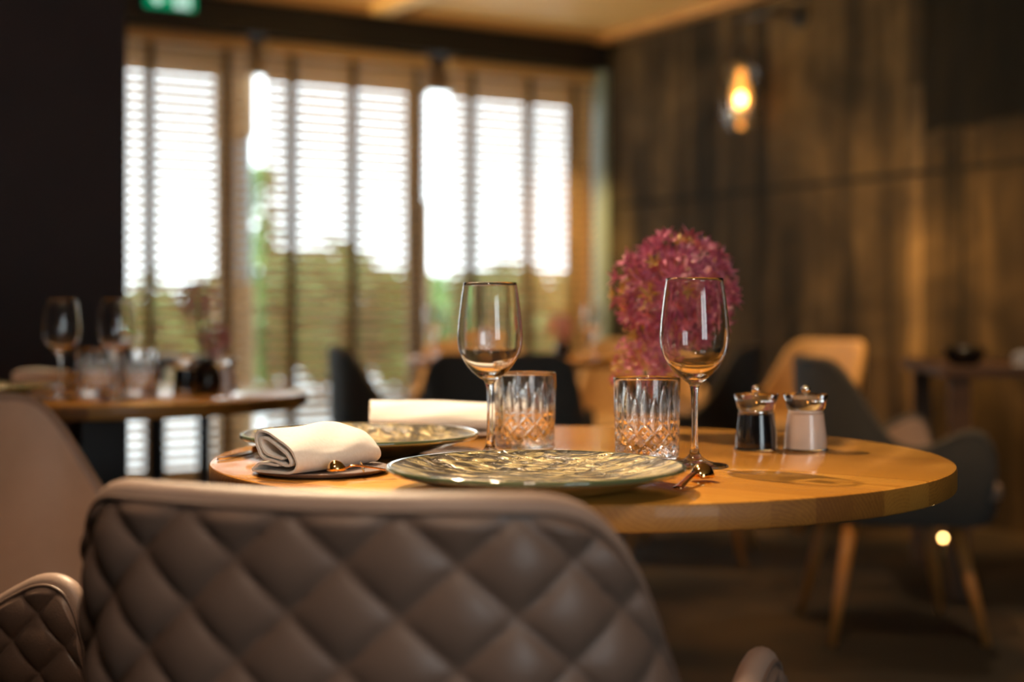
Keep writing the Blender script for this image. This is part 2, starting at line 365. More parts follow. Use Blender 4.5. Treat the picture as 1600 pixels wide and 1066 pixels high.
# exit sign on the pelmet
ex = thing('exit_sign', 'green illuminated emergency exit sign at top of black header', 'sign', R(a_of(262, 0), -.03, 2.505), ANG)
obj('sign_housing', box(-.135, .135, -.012, .03, -.08, .055, .004), 'black', ex, False)
obj('sign_face', box(-.128, .128, -.015, -.0125, -.074, .05), 'exitgreen', ex, False)
def arrow():
    P = [(-.09, .004), (-.04, .004), (-.04, -.012), (-.075, -.012), (-.05, -.04), (-.065, -.04)]
    tri = [(-.065, -.060), (-.10, -.025), (-.078, -.025), (-.078, .03), (-.052, .03), (-.052, -.025), (-.03, -.025)]
    return loft([[(x, -.018, z) for x, z in tri], [(x, -.0155, z) for x, z in tri]])
def door_mark():
    D = [(.02, -.065), (.10, -.065), (.10, .042), (.02, .042)]
    return loft([[(x, -.018, z) for x, z in D], [(x, -.0155, z) for x, z in D]])
def runner():
    P = [(.055, .03), (.068, .03), (.068, .016), (.08, .004), (.086, -.012), (.076, -.01), (.07, .0), (.066, -.012), (.078, -.03), (.082, -.055), (.072, -.055), (.066, -.034), (.056, -.026), (.044, -.045), (.034, -.04), (.048, -.018), (.052, .004), (.042, .0), (.036, -.01), (.03, -.004), (.042, .014)]
    return loft([[(x, -.0195, z) for x, z in P], [(x, -.0183, z) for x, z in P]])
obj('arrow_mark', arrow(), 'exitwhite', ex, False); obj('doorway_mark', door_mark(), 'exitwhite', ex, False); obj('running_figure_mark', runner(), 'exitgreen', ex, False)

# ---------------------------------------------------------------- outside
struct('ground', box(-60, 60, .5, 90, -.30, -.10), 'ground', ROOM)
def tree(a, b, h, r, label, trunk_r=.12, n=2600, bushy=False):
    t = thing('tree' if not bushy else 'shrub', label, 'tree' if not bushy else 'shrub', R(a, b, -.1), 0, 'greenery outside the windows')
    rr = random.Random(int(a*100+b*7))
    obj('trunk', tube([(0, 0, 0), (.05, 0, h*.3), (-.04, .05, h*.62), (.03, 0, h*.8)], [trunk_r, trunk_r*.8, trunk_r*.6, trunk_r*.25], 8), 'bark', t)
    V, F = [], []
    cl = [(rr.gauss(0, r*.45), rr.gauss(0, r*.45), h*(.25 if bushy else .55) + rr.random()*h*(.6 if bushy else .42), r*(.25+.3*rr.random())) for _ in range(16)]
    for _ in range(n):
        c = rr.choice(cl); d = Vector((rr.gauss(0, 1), rr.gauss(0, 1), rr.gauss(0, 1))).normalized()*c[3]*rr.random()**.4
        p = Vector(c[:3])+d; s = .09+.07*rr.random(); u = Vector((rr.gauss(0, 1), rr.gauss(0, 1), rr.gauss(0, 1))).normalized(); v_ = u.orthogonal().normalized()
        k = len(V); V += [p-u*s, p+v_*s*.45, p+u*s, p-v_*s*.45]; F.append((k, k+1, k+2, k+3))
    obj('foliage', (V, F), 'leaf', t, False)
    return t
hedge = [(440, 6.4, 1.62, .62, 'dark shrub outside at the left end of the middle blind'), (500, 8.4, 1.75, .60, 'shrub outside behind the first wide bay of the middle blind'),
 (560, 6.8, 1.75, .70, 'shrub outside behind the second bay of the middle blind'), (622, 8.4, 1.65, .60, 'shrub outside just left of the brown post'),
 (690, 6.6, 1.35, .60, 'shrub outside seen through the right bright gap'), (750, 8.6, 1.65, .60, 'shrub outside above the left wine glass'),
 (815, 6.9, 1.55, .66, 'shrub outside behind the corner blind, right of wine glass'), (880, 8.6, 1.65, .66, 'shrub outside nearest the room corner')]
for px, b_, h_, r_, l_ in hedge: tree(a_of(px, b_), b_, h_, r_, l_, .05, 1500, True)
tree(a_of(505, 9.5), 11.5, 3.1, .40, 'slender tree outside above the shrubs of the middle blind', .09, 170)
tree(a_of(285, 9.5), 9.5, 1.25, .9, 'pale low shrub outside behind the left blind', .05, 1100, True)
st_ = thing('street_column', 'grey blue column with brown top outside left of first gap', 'column', R(a_of(366, 1.3), 1.3, -.1), ANG)
obj('shaft', box(-.085, .085, -.085, .085, 1.2, 2.08, .01), 'facade', st_, False); obj('capital', box(-.10, .10, -.10, .10, 2.08, 2.6, .01), 'framew', st_, False); obj('plinth', box(-.10, .10, -.10, .10, 0, 1.2, .01), 'framew', st_, False)
ps = thing('timber_post', 'brown timber post outside left of the right bright gap', 'post', R(a_of(654, 1.3), 1.3, -.1), ANG)
obj('post', box(-.055, .055, -.055, .055, 0, 1.72, .01), 'framew', ps, False); obj('post_cap', box(-.065, .065, -.065, .065, 1.72, 1.75, .01), 'black', ps, False)
cr = thing('parked_car', 'small blue car parked outside beyond the middle blind', 'car', R(-5.2, 9.5, -.1), ANG)
body = [[(x, y*s, z) for x, z in ((-1.9, .35), (1.9, .35), (1.95, .75), (1.2, .88), (.7, 1.35), (-.9, 1.4), (-1.7, .95), (-1.95, .8))] for y, s in ((-.8, 1), (.8, 1))]
obj('body', loft(body), 'car', cr, False)
for sx_ in (-1.2, 1.2):
    for sy in (-.8, .8): obj('wheel', xf(lathe([(0, -.09), (.3, -.09), (.3, .09), (0, .09)], 20), Matrix.Translation((sx_, sy, .32)) @ Matrix.Rotation(PI/2, 4, 'X')), 'tyre', cr)

# ---------------------------------------------------------------- armchairs
HALF = [(0, -.27), (.09, -.263), (.17, -.236), (.232, -.178), (.268, -.09), (.288, .01), (.303, .10), (.316, .18), (.322, .225)]
def plan(n):
    full = [(-x, y, 0) for x, y in HALF[:0:-1]] + [(x, y, 0) for x, y in HALF]
    P = catmull(full, 14); acc = [0]
    for i in range(1, len(P)): acc.append(acc[-1]+(P[i]-P[i-1]).length)
    T = acc[-1]; out = []; j = 0
    for i in range(n+1):
        u = i/n; u = .5+.5*math.sin((u-.5)*PI*.96)/math.sin(.5*PI*.96)*.35+(u-.5)*.65   # denser at the arm ends
        s = u*T
        while j < len(acc)-2 and acc[j+1] < s: j += 1
        f = (s-acc[j])/(acc[j+1]-acc[j]); p = P[j].lerp(P[j+1], f); out.append((s-T/2, p))
    return out
TOP = [(0, .785), (.16, .785), (.195, .780), (.222, .765), (.25, .735), (.28, .69), (.315, .635), (.36, .575), (.42, .545), (.48, .55), (.53, .575), (.57, .592), (.60, .592), (.622, .575), (.64, .53), (.652, .46), (.66, .36)]
def top_h(s):
    s = abs(s)
    for i in range(len(TOP)-1):
        if s <= TOP[i+1][0]:
            a, b = TOP[i], TOP[i+1]; t = (s-a[0])/(b[0]-a[0])
            p0 = TOP[i-1] if i else (-b[0], b[1]); p3 = TOP[min(i+2, len(TOP)-1)]
            m0 = (b[1]-p0[1])/(b[0]-p0[0])*(b[0]-a[0]); m1 = (p3[1]-a[1])/max(1e-6, p3[0]-a[0])*(b[0]-a[0])
            return (2*t**3-3*t*t+1)*a[1]+(t**3-2*t*t+t)*m0+(-2*t**3+3*t*t)*b[1]+(t**3-t*t)*m1
    return TOP[-1][1]
TOT = max(s for s, p in plan(40)); SS = .66/TOT
def kz(z): 
    k = 1-.045*max(0, (.785-z)/.4)
    if z < .56: k -= .17*((.56-z)/.23)**2
    return k
def chair_meshes(nq, nz, quilted=True):
    Z0, TH = .335, .027; r = TH/2; cols = plan(nq); n = len(cols); sh = []
    # plan normals, pointing outwards
    for i, (s, p) in enumerate(cols):
        t = (cols[min(i+1, n-1)][1]-cols[max(i-1, 0)][1]).normalized(); sh.append((s*SS, p, Vector((t.y, -t.x, 0))))
    p_, q_ = .083, .0755
    OV, IV, RV, TV = [], [], [], []
    for s, p, nn in sh:
        h = top_h(s)
        for k in range(nz+1):
            z = Z0+(h-Z0)*k/nz; b = p*kz(z)+Vector((0, 0, z)); q = 0
            if quilted:
                za = z-.785
                A = abs(math.sin(PI*(s/p_+za/q_+.12))); B = abs(math.sin(PI*(s/p_-za/q_+.12)))
                q = .0115*(A*B)**.42; q *= min(1, max(0, (h-z)/.008)); q -= .002*min(1, max(0, (h-z)/.006))
            OV.append(b+nn*q)
        for k in range(13):
            z = .40+(max(h, .402)-.40)*k/12; IV.append(p*kz(z)-nn*TH+Vector((0, 0, z)))
    for i, (s, p, nn) in enumerate(sh):
        h = top_h(s); c = p*kz(h)+Vector((0, 0, h))-nn*r
        a = sh[max(i-1, 0)]; b = sh[min(i+1, n-1)]
        T = ((b[1]*kz(top_h(b[0]))+Vector((0, 0, top_h(b[0]))))-(a[1]*kz(top_h(a[0]))+Vector((0, 0, top_h(a[0]))))).normalized()
        U = nn.cross(T).normalized()
        for k in range(9): RV.append(c+nn*r*math.cos(PI*k/8)+U*r*math.sin(PI*k/8))
        TV.append(c+nn*(r+.0008)+U*.0005)
    grid = lambda rows, m, flip: [((i*m+k, (i+1)*m+k, (i+1)*m+k+1, i*m+k+1) if flip else (i*m+k, i*m+k+1, (i+1)*m+k+1, (i+1)*m+k)) for i in range(rows-1) for k in range(m-1)]
    outer = (OV, grid(n, nz+1, False)); inner = (IV, grid(n, 13, True)); edge = (RV, grid(n, 9, False))
    pip = tube(TV[2:-2:2], .0022, 6)
    # seat pad and base from the inner outline
    out = [sh[i][1]*kz(.42)-sh[i][2]*(TH+.002) for i in range(0, n, max(1, n//40))]
    out = [o_ for o_ in out if o_.y < .19] + [Vector((.245, .225, 0)), Vector((.20, .262, 0)), Vector((.1, .277, 0)), Vector((0, .28, 0)), Vector((-.1, .277, 0)), Vector((-.20, .262, 0)), Vector((-.245, .225, 0))]
    cen = Vector((0, .0, 0)); rings = []
    for sc_, z in ((.9, .395), (.985, .405), (1, .425), (.985, .445), (.93, .458), (.75, .466), (.4, .470), (.05, .472)):
        rings.append([cen+(o_-cen)*sc_+Vector((0, 0, z)) for o_ in out])
    seat = loft(rings); rings = []
    for sc_, z in ((.80, .325), (.90, .333), (.94, .36), (.96, .3945)):
        rings.append([cen+(o_-cen)*sc_+Vector((0, 0, z)) for o_ in out])
    return outer, inner, edge, pip, seat, loft(rings)
def make_chair(label, group, fine, shell_m, liner_m, loc, th, leg_m='legwood'):
    t = thing('upholstered_armchair', label, 'chair', loc, -math.radians(th), group)
    o_, i_, edge, pip, seat, base = chair_meshes(*((420, 150) if fine else (90, 14)), quilted=fine)
    obj('backrest_shell', o_, shell_m, t); obj('shell_lining', i_, liner_m, t); obj('shell_edge', edge, 'edge' if shell_m == 'quilt' else shell_m, t); obj('piping', pip, shell_m, t)
    obj('seat', seat, liner_m, t); obj('seat_base', base, shell_m, t)
    for sx_ in (-1, 1):
        for sy in (-1, 1):
            obj('leg', tube([(sx_*.145, sy*.145, .336), (sx_*.18, sy*.18, .17), (sx_*.215, sy*.215, 0)], [.021, .017, .011], 14), leg_m, t)
    return t
G1 = 'armchairs with quilted backs round the main table'; G2 = 'armchairs in the blurred background'
front = make_chair('taupe diamond-quilted leather armchair seen from behind in the foreground', G1, True, 'quilt', 'liner', (-.084, 1.29, 0), 15)
leftc = dup(front, (-.63, 2.065, 0), -math.radians(105), 'quilted armchair turned sideways at left edge, smooth beige lining showing')
dark = make_chair('charcoal armchair with wooden legs at right behind the main table', G2, False, 'grey_fab', 'liner', (1.10, 4.15, 0), 90)
dup(dark, (-.035, 4.57, 0), 0, 'dark armchair with back to camera before the middle background table')
dup(dark, (-.43, 5.42, 0), -math.radians(79), 'armchair in side view left of the middle background table, window behind')
dup(dark, (.68, 5.40, 0), math.radians(76), 'armchair right of the middle background table, behind the purple flowers')
tanc = make_chair('tan armchair beyond the pepper mill, back curving above the charcoal chair', G2, False, 'tan', 'tan', (1.25, 6.25, 0), -125)
dup(tanc, (-.15, 6.28, 0), -math.radians(172), 'tan armchair facing the camera behind middle table, left of two')
dup(tanc, (.55, 6.32, 0), -math.radians(187), 'tan armchair facing the camera behind middle table, right of two')
g = dup(tanc, (-1.22, 2.70, 0), -math.radians(2), 'brown armchair at the left background table, only its arm showing')
for ch in g.children:
    if ch.name.startswith(('backrest', 'shell', 'seat', 'piping')):
        ch.material_slots[0].link = 'OBJECT'; ch.material_slots[0].material = M['quilt']

# ---------------------------------------------------------------- tables
def tabletop(r, z0, z1, n=160): return lathe([(0, z0), (r-.004, z0), (r-.001, z0+.0015), (r, z0+.004), (r, z1-.004), (r-.0012, z1-.0012), (r-.004, z1), (0, z1)], n)
def make_table(label, loc):
    t = thing('round_dining_table', label, 'table', loc, 0, 'round pedestal dining tables')
    tt = obj('tabletop', tabletop(.45, .722, .75), 'wood', t, auto=35); tt.data.materials.append(M['woodedge'])
    for pl in tt.data.polygons:
        if abs(pl.normal.z) < .5: pl.material_index = 1
    obj('pedestal', join(box(-.05, .05, -.05, .05, .012, .71, .003), box(-.16, .16, -.16, .16, .71, .7215, .002)), 'black', t, False)
    obj('base_plate', lathe([(0, 0), (.17, 0), (.172, .006), (.168, .012), (0, .0125)], 64), 'black', t, auto=35)
    return t
T0 = make_table('round wooden dining table with thick stave edge, set in the middle', (.083, 1.77, 0))
TL = dup(T0, (-.90, 3.10, 0), .5, 'blurred round table with black pedestal before the dark left wall')
TM = dup(T0, (.05, 5.5, 0), 1.1, 'blurred round table in the middle background behind the dark chair')
tr = thing('rectangular_table', 'dark wooden table with square legs at the far right edge', 'table', (1.375, 4.53, 0), math.radians(-6))
obj('tabletop', box(0, .78, 0, .8, .715, .75, .003), 'darkwood', tr, False)
for x, y in ((.03, .03), (.03, .70), (.69, .03), (.69, .70)): obj('leg', box(x, x+.06, y, y+.06, 0, .7145, .003), 'darkwood', tr, False)
td = thing('console_table', 'dark narrow table standing against the light behind left table', 'table', (-1.62, 5.05, 0))
obj('tabletop', box(0, .50, 0, .40, .73, .76, .003), 'black', td, False)
for x, y in ((.02, .02), (.02, .33), (.33, .02), (.43, .33)): obj('leg', box(x, x+.045, y, y+.045, 0, .7295, .002), 'black', td, False)
TZ = .7503

# ---------------------------------------------------------------- tableware
def wine_profile():
    out = [(0, 0), (.036, 0), (.0375, .0008), (.0372, .002), (.030, .0032), (.018, .0058), (.009, .0105), (.0052, .018), (.0041, .030), (.0037, .055), (.0040, .078), (.0052, .090), (.0075, .0955),
           (.013, .0995), (.022, .107), (.031, .118), (.0378, .132), (.0402, .146), (.0398, .160), (.0378, .180), (.0352, .200), (.0326, .2165)]
    inn = [(.0318, .2165), (.0343, .200), (.0368, .180), (.0387, .160), (.0390, .146), (.0366, .132), (.0297, .119), (.020, .1095), (.010, .1045), (0, .1032)]
    a = smooth_prof(out, 4); b = smooth_prof(inn, 4)
    a[0] = (0, 0); b[-1] = (0, b[-1][1])
    return a+[(.0322, .2169)]+b
def make_wine(label, loc, group='stemmed wine glasses on the main table'):
    t = obj('wine_glass', lathe(wine_profile(), 72), 'clear', None, loc=loc); return tag(t, label, 'wine glass', group)
wg = make_wine('empty wine glass in front of the purple flowers', (.2105, 1.64, TZ))
wl = dup(wg, (-.0267, 1.725, TZ), 0, 'empty wine glass left of the left tumbler, blinds behind', scale=.985)

def make_tumbler(label, loc):
    Rr, H, NT, NZ = .0405, .099, 432, 150; V, F = [], []
    ND = 11; q = .022
    def rad(u, z):
        base = Rr-.0022*(1-z/H)-.0030*max(0, 1-z/.004)**2
        d = 0
        if z < .052 and z > .006:
            x = u*ND
            for sg in (1, -1):
                f = (x+sg*z/q) % 1; f = min(f, 1-f)
                d = max(d, .0021*max(0, 1-f/.17))
                f2 = (x+sg*z/q+.5) % 1; f2 = min(f2, 1-f2); d = max(d, .0008*max(0, 1-f2/.06))
            d *= min(1, (.052-z)/.004, (z-.006)/.003)
        k = 2*ND; i = math.floor(u*k+.5); du = abs(u*k-i); topz = .090 if i % 2 == 0 else .076; botz = .040 if i % 2 == 0 else .034
        if botz < z < topz:
            t = (z-botz)/(topz-botz); wd = .47*math.sin(PI*min(1, t*.95+.12))**.8 if t < .55 else .47*max(0, (1-t)/.45)**.75
            if du < wd: d = max(d, .0022*(1-(du/wd)**2)*min(1, (1-t)/.2, t/.1+.3))
        return base-d
    for k in range(NZ+1):
        z = (H-.0015)*k/NZ
        for j in range(NT):
            r = rad(j/NT, z); a = 2*PI*j/NT; V.append((r*math.cos(a), r*math.sin(a), z))
    for k in range(NZ):
        for j in range(NT):
            n = (j+1) % NT; F.append((k*NT+j, k*NT+n, (k+1)*NT+n, (k+1)*NT+j))
    last = NZ*NT
    for r, z in ((Rr-.0006, H-.0004), (Rr-.0013, H), (Rr-.0020, H-.0004), (Rr-.0025, H-.003), (Rr-.0040, .06), (Rr-.0048, .026), (Rr-.0075, .018), (Rr-.013, .0145), (Rr-.026, .013)):
        k = len(V); V += [(r*math.cos(2*PI*j/NT), r*math.sin(2*PI*j/NT), z) for j in range(NT)]
        for j in range(NT): n = (j+1) % NT; F.append((last+j, last+n, k+n, k+j))
        last = k
    k = len(V); V.append((0, 0, .0128)); F += [(last+j, last+(j+1) % NT, k) for j in range(NT)]
    k = len(V); V.append((0, 0, .0012)); F += [((j+1) % NT, j, k) for j in range(NT)]
    t = obj('tumbler', (V, F), 'crystal', None, loc=loc, auto=50); return tag(t, label, 'tumbler', 'cut crystal tumblers on the main table')
tb = make_tumbler('cut crystal tumbler before the flower vase, left of wine glass', (.163, 1.72, TZ))
for o_ in (wg, wl): o_.cycles.is_caustics_caster = True
for o_ in T0.children:
    if o_.name.startswith('tabletop'): o_.cycles.is_caustics_receiver = True
bpy.data.objects['spot_table'].data.cycles.is_caustics_light = True
tb2 = dup(tb, (.0166, 1.845, TZ), .2, 'cut crystal tumbler behind the left wine glass')

def make_plate(label, loc):
    t = thing('charger_plate', label, 'plate', loc, 0, 'glazed charger plates')
    obj('dish', lathe(smooth_prof([(0, .0085), (.06, .0086), (.085, .0095), (.11, .0145), (.135, .0215), (.1462, .0252)], 8), 120), 'glaze', t)
    obj('rim', lathe(smooth_prof([(.1455, .0254), (.1485, .0256), (.1502, .0238), (.1498, .0212), (.1470, .0198)], 4), 120), 'green_glass', t)
    obj('underside', lathe([(.1472, .0197)]+smooth_prof([(.146, .019), (.125, .0135), (.10, .006), (.078, .0008), (.070, 0), (.066, .001), (.03, .0012), (0, .0012)], 6), 120), 'under', t)
    return t
cp1 = make_plate('gold and green streaked charger plate nearest the camera', (.024, 1.425, TZ))
cp2 = dup(cp1, (-.192, 1.80, TZ), 1.9, 'gold and green charger plate behind the rolled napkin, at left')
cp3 = dup(cp1, (-1.10, 2.93, TZ), .9, 'blurred charger plate at left end of the left background table')

def make_side(label, loc):
    return tag(obj('side_plate', lathe(smooth_prof([(0, .0014), (.05, .0013), (.055, .0006), (.060, 0), (.068, .001), (.0745, .0042), (.0758, .0056), (.0745, .0062), (.065, .0050), (.03, .0046), (0, .0046)], 5), 96), 'taupe', None, loc=loc), label, 'plate', 'small taupe side plates')
sp = make_side('round taupe side plate under the rolled napkin', (-.212, 1.578, TZ))
dup(sp, (-.06, 2.06, TZ), 0, 'taupe side plate under the long napkin at the back')

kn_ = thing('table_knife', 'knife blade lying beside the far charger plate at left', 'knife', (-.352, 1.70, TZ), math.radians(-14))
obj('blade', loft([[(x*w_, y, z) for x, z in ((-1, .0012), (-.6, .0004), (1, .0006), (1, .0026), (-.6, .0022))] for y, w_ in ((0, .0015), (.012, .006), (.03, .0095), (.08, .0105), (.105, .007))]), 'steel', kn_, False)
obj('handle', tube([(0, .105, .004), (.001, .13, .0045), (.001, .17, .0045), (0, .19, .004)], [.0035, .0042, .005, .0035], 10), 'copper', kn_)
NAP = [(3.4, .82), (1.3, .95), (.7, .72), (.02, .18), (.5, .10), (1.4, .14), (3.4, .12), (4.8, .16), (5.55, .55), (5.75, 1.2), (5.15, 2.2), (3.9, 3.15), (2.3, 3.85), (1.0, 4.0), (.5, 3.65), (.52, 2.9), (.95, 2.0), (1.55, 1.45), (3.0, 1.22), (4.3, .85), (4.9, 1.0), (4.75, 1.55), (3.9, 2.35), (2.4, 3.15), (1.25, 3.35), (1.0, 3.0), (1.4, 2.25), (2.2, 1.8), (3.8, 1.5)]
def napkin_mesh(length, hs=1.0, seed=0):
    P = catmull([(x*.01, 0, y*.01*hs) for x, y in NAP], 5); half = .0011
    Q = []
    for i, p in enumerate(P):
        t = (P[min(i+1, len(P)-1)]-P[max(i-1, 0)]).normalized(); Q.append((p, Vector((t.z, 0, -t.x))))
    outline = [p+n_*half for p, n_ in Q]+[P[-1]+(P[-1]-P[-2]).normalized()*half*.8]+[p-n_*half for p, n_ in reversed(Q)]+[P[0]+(P[0]-P[1]).normalized()*half*.8]
    rings = []; K = 26
    for k in range(K+1):
        u = k/K; y = u*length; ring = []
        sq = 1+.06*math.sin(u*3.1+seed)-.10*math.exp(-((1-u)/.07)**2); dx = .004*math.sin(u*4+seed)
        for p in outline:
            w_ = .0011*math.sin(u*9+p.x*140+seed)
            e_ = -.0035*math.sin(p.x*90+p.z*60) if k == 0 else 0
            ring.append(Vector((.0285+(p.x-.0285)*(1+.03*math.sin(u*5))+dx, y+e_*.3, max(.0002, p.z*sq+(w_ if p.z > .02 else 0)))))
        rings.append(ring)
    return loft(rings)
nk = obj('napkin', mv(napkin_mesh(.150), -.0285, -.072, 0), 'cloth', None, loc=(-.2145, 1.570, TZ+.0062), auto=60); nk.rotation_euler = (0, 0, math.radians(-33)); nk.scale = (1.08, .98, 1.08)
tag(nk, 'rolled white linen napkin on the taupe side plate at left', 'napkin', 'folded white napkins')
nk2 = obj('napkin', mv(napkin_mesh(.20, 1.0, 2.0), -.0285, -.1, 0), 'cloth', None, loc=(-.105, 2.06, TZ+.0064), auto=60); nk2.rotation_euler = (0, 0, math.radians(-84))
tag(nk2, 'long folded white napkin lying behind the far charger plate', 'napkin', 'folded white napkins')
dup(nk, (-1.05, 3.22, TZ+.001), 1.2, 'blurred white napkin on the left background table')
dup(nk, (1.70, 4.60, TZ+.001), 1.4, 'blurred white napkin on the dark table at far right')

def make_spoon(label, loc, rz, bowl_m='gold'):
    t = thing('small_spoon', label, 'spoon', loc, rz, 'small copper spoons')
    # bowl turned down: a dome, open below
    V, F = [], []; A, B, H = .0150, .0135, .0185; nr, na = 10, 36
    for sgn, th in ((1, 0), (-1, .0009)):
        for i in range(nr+1):
            f = i/nr; z = (H-th)*math.sqrt(max(0, 1-(f*.985)**2))+.0012
            for j in range(na):
                a = 2*PI*j/na; V.append(((A-th)*f*math.cos(a)*(1-.12*math.cos(a)*f), (B-th)*f*math.sin(a), z))
    for o_, fl in ((0, False), ((nr+1)*na, True)):
        for i in range(nr):
            for j in range(na):
                k = (j+1) % na; q = (o_+i*na+j, o_+i*na+k, o_+(i+1)*na+k, o_+(i+1)*na+j); F.append(q[::-1] if fl else q)
    for j in range(na): k = (j+1) % na; F.append((nr*na+j, nr*na+k, (nr+1)*na+nr*na+k, (nr+1)*na+nr*na+j))
    obj('spoon_bowl', (V, F), bowl_m, t)
    pts = catmull([(-.0130, 0, .0060), (-.022, 0, .0105), (-.034, 0, .0110), (-.055, 0, .0080), (-.078, 0, .0040), (-.088, 0, .0026)], 5)
    rs = []
    for i, p in enumerate(pts):
        u = i/(len(pts)-1); wd = .0026+.0032*u**1.5; hh = .0018-.0002*u
        if i == len(pts)-1: wd *= .6
        rs.append([(p.x, p.y+wd*math.cos(2*PI*j/12), p.z+hh*math.sin(2*PI*j/12)) for j in range(12)])
    obj('handle', loft(rs), 'copper', t)
    return t
s1 = make_spoon('small copper spoon lying right of the near charger plate', (.2000, 1.495, TZ), math.radians(66))
s2 = dup(s1, (-.188, 1.512, TZ+.0062), math.radians(188), 'small copper spoon resting on the side plate beside the napkin', scale=.72)
rg = obj('napkin_ring', xf(lathe([(.0055+.0006*math.cos(2*PI*k/8), .0006*math.sin(2*PI*k/8)) for k in range(8)], 32, True), Matrix.Rotation(math.radians(70), 4, 'Y')), 'steel', None, loc=(-.1600, 1.520, TZ+.0122))
tag(rg, 'thin metal ring standing at the handle end beside the rolled napkin', 'ring')
s3 = dup(s1, (-.815, 2.86, TZ), 1.9, 'blurred spoon glinting on the left background table')

def make_mill(label, loc, fill):
    t = thing('spice_mill', label, 'mill', loc, 0, 'small salt and pepper mills')
    obj('body', lathe(smooth_prof([(0, .0022), (.0245, .0022), (.0268, .004), (.0262, .020), (.0240, .038), (.0230, .046), (.0222, .0475), (0, .0478)], 5), 56), fill, t)
    obj('base_ring', lathe([(.0, 0), (.0285, 0), (.0290, .0012), (.0280, .0021), (0, .00215)], 56), 'acrylic', t)
    obj('collar', lathe([(.0215, .0478), (.0218, .0482), (.0218, .0508), (.0205, .0512), (0, .0512), ], 48), 'steel' if fill == 'pepper' else fill, t)
    lid = [(0, .0515), (.0225, .0515), (.0240, .053), (.0262, .0625), (.0288, .0708), (.0290, .0716), (.0278, .0718), (.0262, .0700), (.0235, .0665), (.018, .0655), (0, .0655)]
    obj('lid', lathe(lid, 56), 'acrylic', t, auto=40)
    kn = obj('knob', mv(rnd_sphere(.0060, 20, 12), 0, 0, .0775), 'steel', t)
    obj('knob_neck', tube([(0, 0, .0657), (0, 0, .0728)], .0022, 12), 'steel', kn)
    return t
m1 = make_mill('dark pepper mill with clear lid and silver knob', (.3150, 1.835, TZ), 'pepper')
m2 = make_mill('white salt mill with clear lid beside the dark mill', (.3790, 1.835, TZ), 'salt')

# flowers
def make_allium(label, loc, head_z, rad, n, seed, yellow=.12, lean=(0, 0)):
    rr = random.Random(seed); t = thing('allium_flower', label, 'flower', loc, 0, 'purple allium flowers')
    top = Vector((lean[0], lean[1], head_z))
    obj('stem', tube([(0, 0, .006), (lean[0]*.3, lean[1]*.3, head_z*.5), top], .0028, 8), 'stem', t)
    PV, PF, YV, YF = [], [], [], []
    for i in range(n):
        ph = math.acos(1-2*(i+.5)/n); th = i*2.39996+rr.gauss(0, .15)
        d = Vector((math.sin(ph)*math.cos(th), math.sin(ph)*math.sin(th), math.cos(ph)))
        rl = rad*(.74+.26*rr.random()); p = top+d*rl; p.z = max(p.z, -.0+.004)
        yel = rr.random() < yellow*(2.2 if d.x < -.2 and d.z < .4 else .35)
        V, F = (YV, YF) if yel else (PV, PF)
        s_ = d.orthogonal().normalized(); s2_ = d.cross(s_)
        # pedicel
        k = len(V); w_ = .0006; q = top+d*rad*.25
        V += [q+s_*w_, q-s_*w_*.5+s2_*w_, q-s_*w_*.5-s2_*w_, p+s_*w_, p-s_*w_*.5+s2_*w_, p-s_*w_*.5-s2_*w_]; F += [(k, k+1, k+4, k+3), (k+1, k+2, k+5, k+4), (k+2, k, k+3, k+5)]
        np_ = 6; L_ = rad*(.17+.13*rr.random()); r0 = rr.random()*PI
        for m_ in range(np_):
            a = 2*PI*m_/np_+r0; u = (s_*math.cos(a)+s2_*math.sin(a)); dirv = (u*.9+d*(.35+.6*rr.random())).normalized(); side = dirv.cross(d).normalized(); wv = L_*.12
            nn = side.cross(dirv)*wv*.5
            k = len(V); V += [p, p+dirv*L_*.45+side*wv+nn, p+dirv*L_, p+dirv*L_*.45-side*wv+nn, p+dirv*L_*.45-nn*.3]; F += [(k, k+1, k+4), (k+1, k+2, k+4), (k+2, k+3, k+4), (k+3, k, k+4)]
    hd = obj('flower_head', (PV, PF), 'petal', t, False)
    if YF: b_ = obj('yellow_florets', (YV, YF), 'bud', hd, False); b_['label'] = 'yellow green florets'
    return t
def make_vase(label, loc):
    t = obj('vase', lathe(smooth_prof([(0, .0), (.024, 0), (.030, .006), (.033, .028), (.026, .052), (.0155, .066), (.0175, .074), (.0155, .0745), (.013, .066), (.023, .050), (.029, .028), (.026, .010), (0, .006)], 4), 48), 'vase', None, loc=loc)
    return tag(t, label, 'vase', 'small flower vases on the tables')
VX, VY = .215, 2.06
vs = make_vase('small dark glass vase half hidden behind the right tumbler', (VX-.005, VY, TZ))
fl = make_allium('large round purple allium bloom behind the right wine glass', (VX, VY, TZ), .205, .086, 250, 3, .14, (.021, .003))
fl2 = make_allium('smaller lower allium bloom just above the right tumbler', (VX-.010, VY, TZ), .092, .052, 110, 5, .14, (-.014, -.020))
dup(vs, (-.67, 3.12, TZ), 0, 'blurred vase on the left background table')
make_allium('blurred tall allium above the left background table', (-.68, 3.12, TZ), .20, .045, 90, 8, .1, (-.01, 0))
make_allium('blurred lower allium bloom on the left background table', (-.665, 3.12, TZ), .115, .038, 80, 9, .1, (.01, 0))
dup(vs, (.19, 5.35, TZ), 0, 'blurred vase on the middle background table')
dup(fl2, (.19, 5.35, TZ+.02), 0, 'blurred reddish allium above the middle background table')

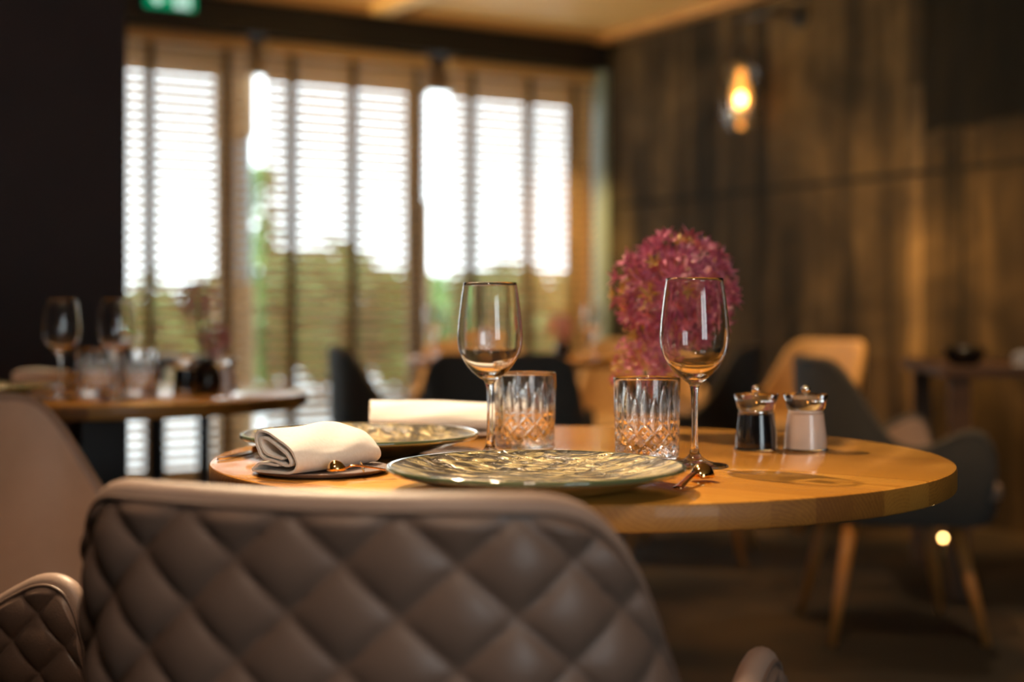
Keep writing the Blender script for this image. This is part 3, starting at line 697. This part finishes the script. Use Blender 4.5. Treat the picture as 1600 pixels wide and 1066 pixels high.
# background tableware
for x, y, l in ((-.925, 2.92, 'blurred wine glass on left background table, nearest the napkin'), (-.80, 2.88, 'blurred wine glass on left background table at the dark wall edge'), (-.30, 5.45, 'distant wine glass at left of the middle table'), (.30, 5.30, 'distant wine glass at right of the middle table')):
    dup(wg, (x, y, TZ), 0, l, 'blurred wine glasses in the background', scale=.93)
for x, y, l in ((-.875, 2.99, 'blurred tumbler left of its pair on left background table'), (-.79, 3.02, 'blurred tumbler right of its pair on left background table'), (-.10, 5.25, 'distant tumbler standing on the middle background table')):
    dup(tb, (x, y, TZ), 0, l, 'blurred tumblers in the background')
dup(m1, (-.735, 3.20, TZ), 0, 'blurred dark mill on the left background table', 'blurred mills in the background')
dup(m2, (-.655, 3.24, TZ), 0, 'blurred white mill on the left background table', 'blurred mills in the background')
def bowl(label, loc, r=.07):
    return tag(obj('bowl', lathe(smooth_prof([(0, 0), (r*.45, 0), (r*.8, .02), (r, .05), (r*.97, .051), (r*.76, .024), (r*.4, .006), (0, .006)], 4), 40), 'bowlblack', None, loc=loc), label, 'bowl', 'black bowls on the right table')
bowl('black bowl at the near left corner of the right table', (1.47, 4.62, TZ)); bowl('black bowl behind the first on the right table', (1.53, 4.82, TZ), .06)

# ---------------------------------------------------------------- wall lamp
lp = Vector((1.159, 7.2, 0)); wl_ = thing('wall_lamp', 'glass wall lamp with glowing amber bulb on dark wall', 'lamp', (lp.x, lp.y, 2.0), ANG)
dist = -((lp-CORNER).dot(AX))
obj('wall_plate', xf(lathe([(0, 0), (.055, 0), (.055, .018), (0, .02)], 32), Matrix.Translation((dist-.001, -.25, .39)) @ Matrix.Rotation(-PI/2, 4, 'Y')), 'black', wl_, auto=40)
obj('arm', tube([(dist-.02, -.25, .39), (.02, -.25, .40), (0, -.23, .40), (0, 0, .40)], .013, 10), 'black', wl_)
obj('cord', tube([(0, 0, .40), (0, 0, .245)], .004, 8), 'black', wl_)
obj('socket', lathe([(0, .17), (.028, .17), (.030, .23), (.018, .25), (0, .25)], 32), 'black', wl_, auto=40)
obj('glass_shade', lathe(smooth_prof([(.045, .19), (.075, .165), (.092, .11), (.094, -.02), (.088, -.10), (.06, -.155), (.0, -.175)], 5), 48), 'lampglass', wl_)
bb = obj('bulb', lathe(smooth_prof([(0, .150), (.02, .14), (.028, .10), (.046, .05), (.050, .01), (.040, -.045), (.0, -.07)], 5), 32), 'amber', wl_)
obj('filament', rnd_sphere(.022, 16, 10), 'bulb', bb)
light('lamp_glow', 'POINT', (lp.x, lp.y, 2.0), 3, (1, .55, .2), shadow_soft_size=.05)
tl = thing('glow_pinpoint', 'small glowing candle low by the right chair leg', 'pinpoint', (1.74, 5.62, 0), 0, 'pair of glowing pinpoints on the floor')  # glowing ball in a dish for a bright point of unknown source
obj('holder', lathe([(0, 0), (.022, 0), (.026, .018), (.022, .019), (.020, .010), (0, .010)], 24), 'copper', tl, auto=40)
obj('glow_ball', mv(rnd_sphere(.007, 12, 10), 0, 0, .024), 'pinglow', tl)
dup(tl, (1.716, 5.66, 0), 0, 'fainter small candle just left of the brighter one')
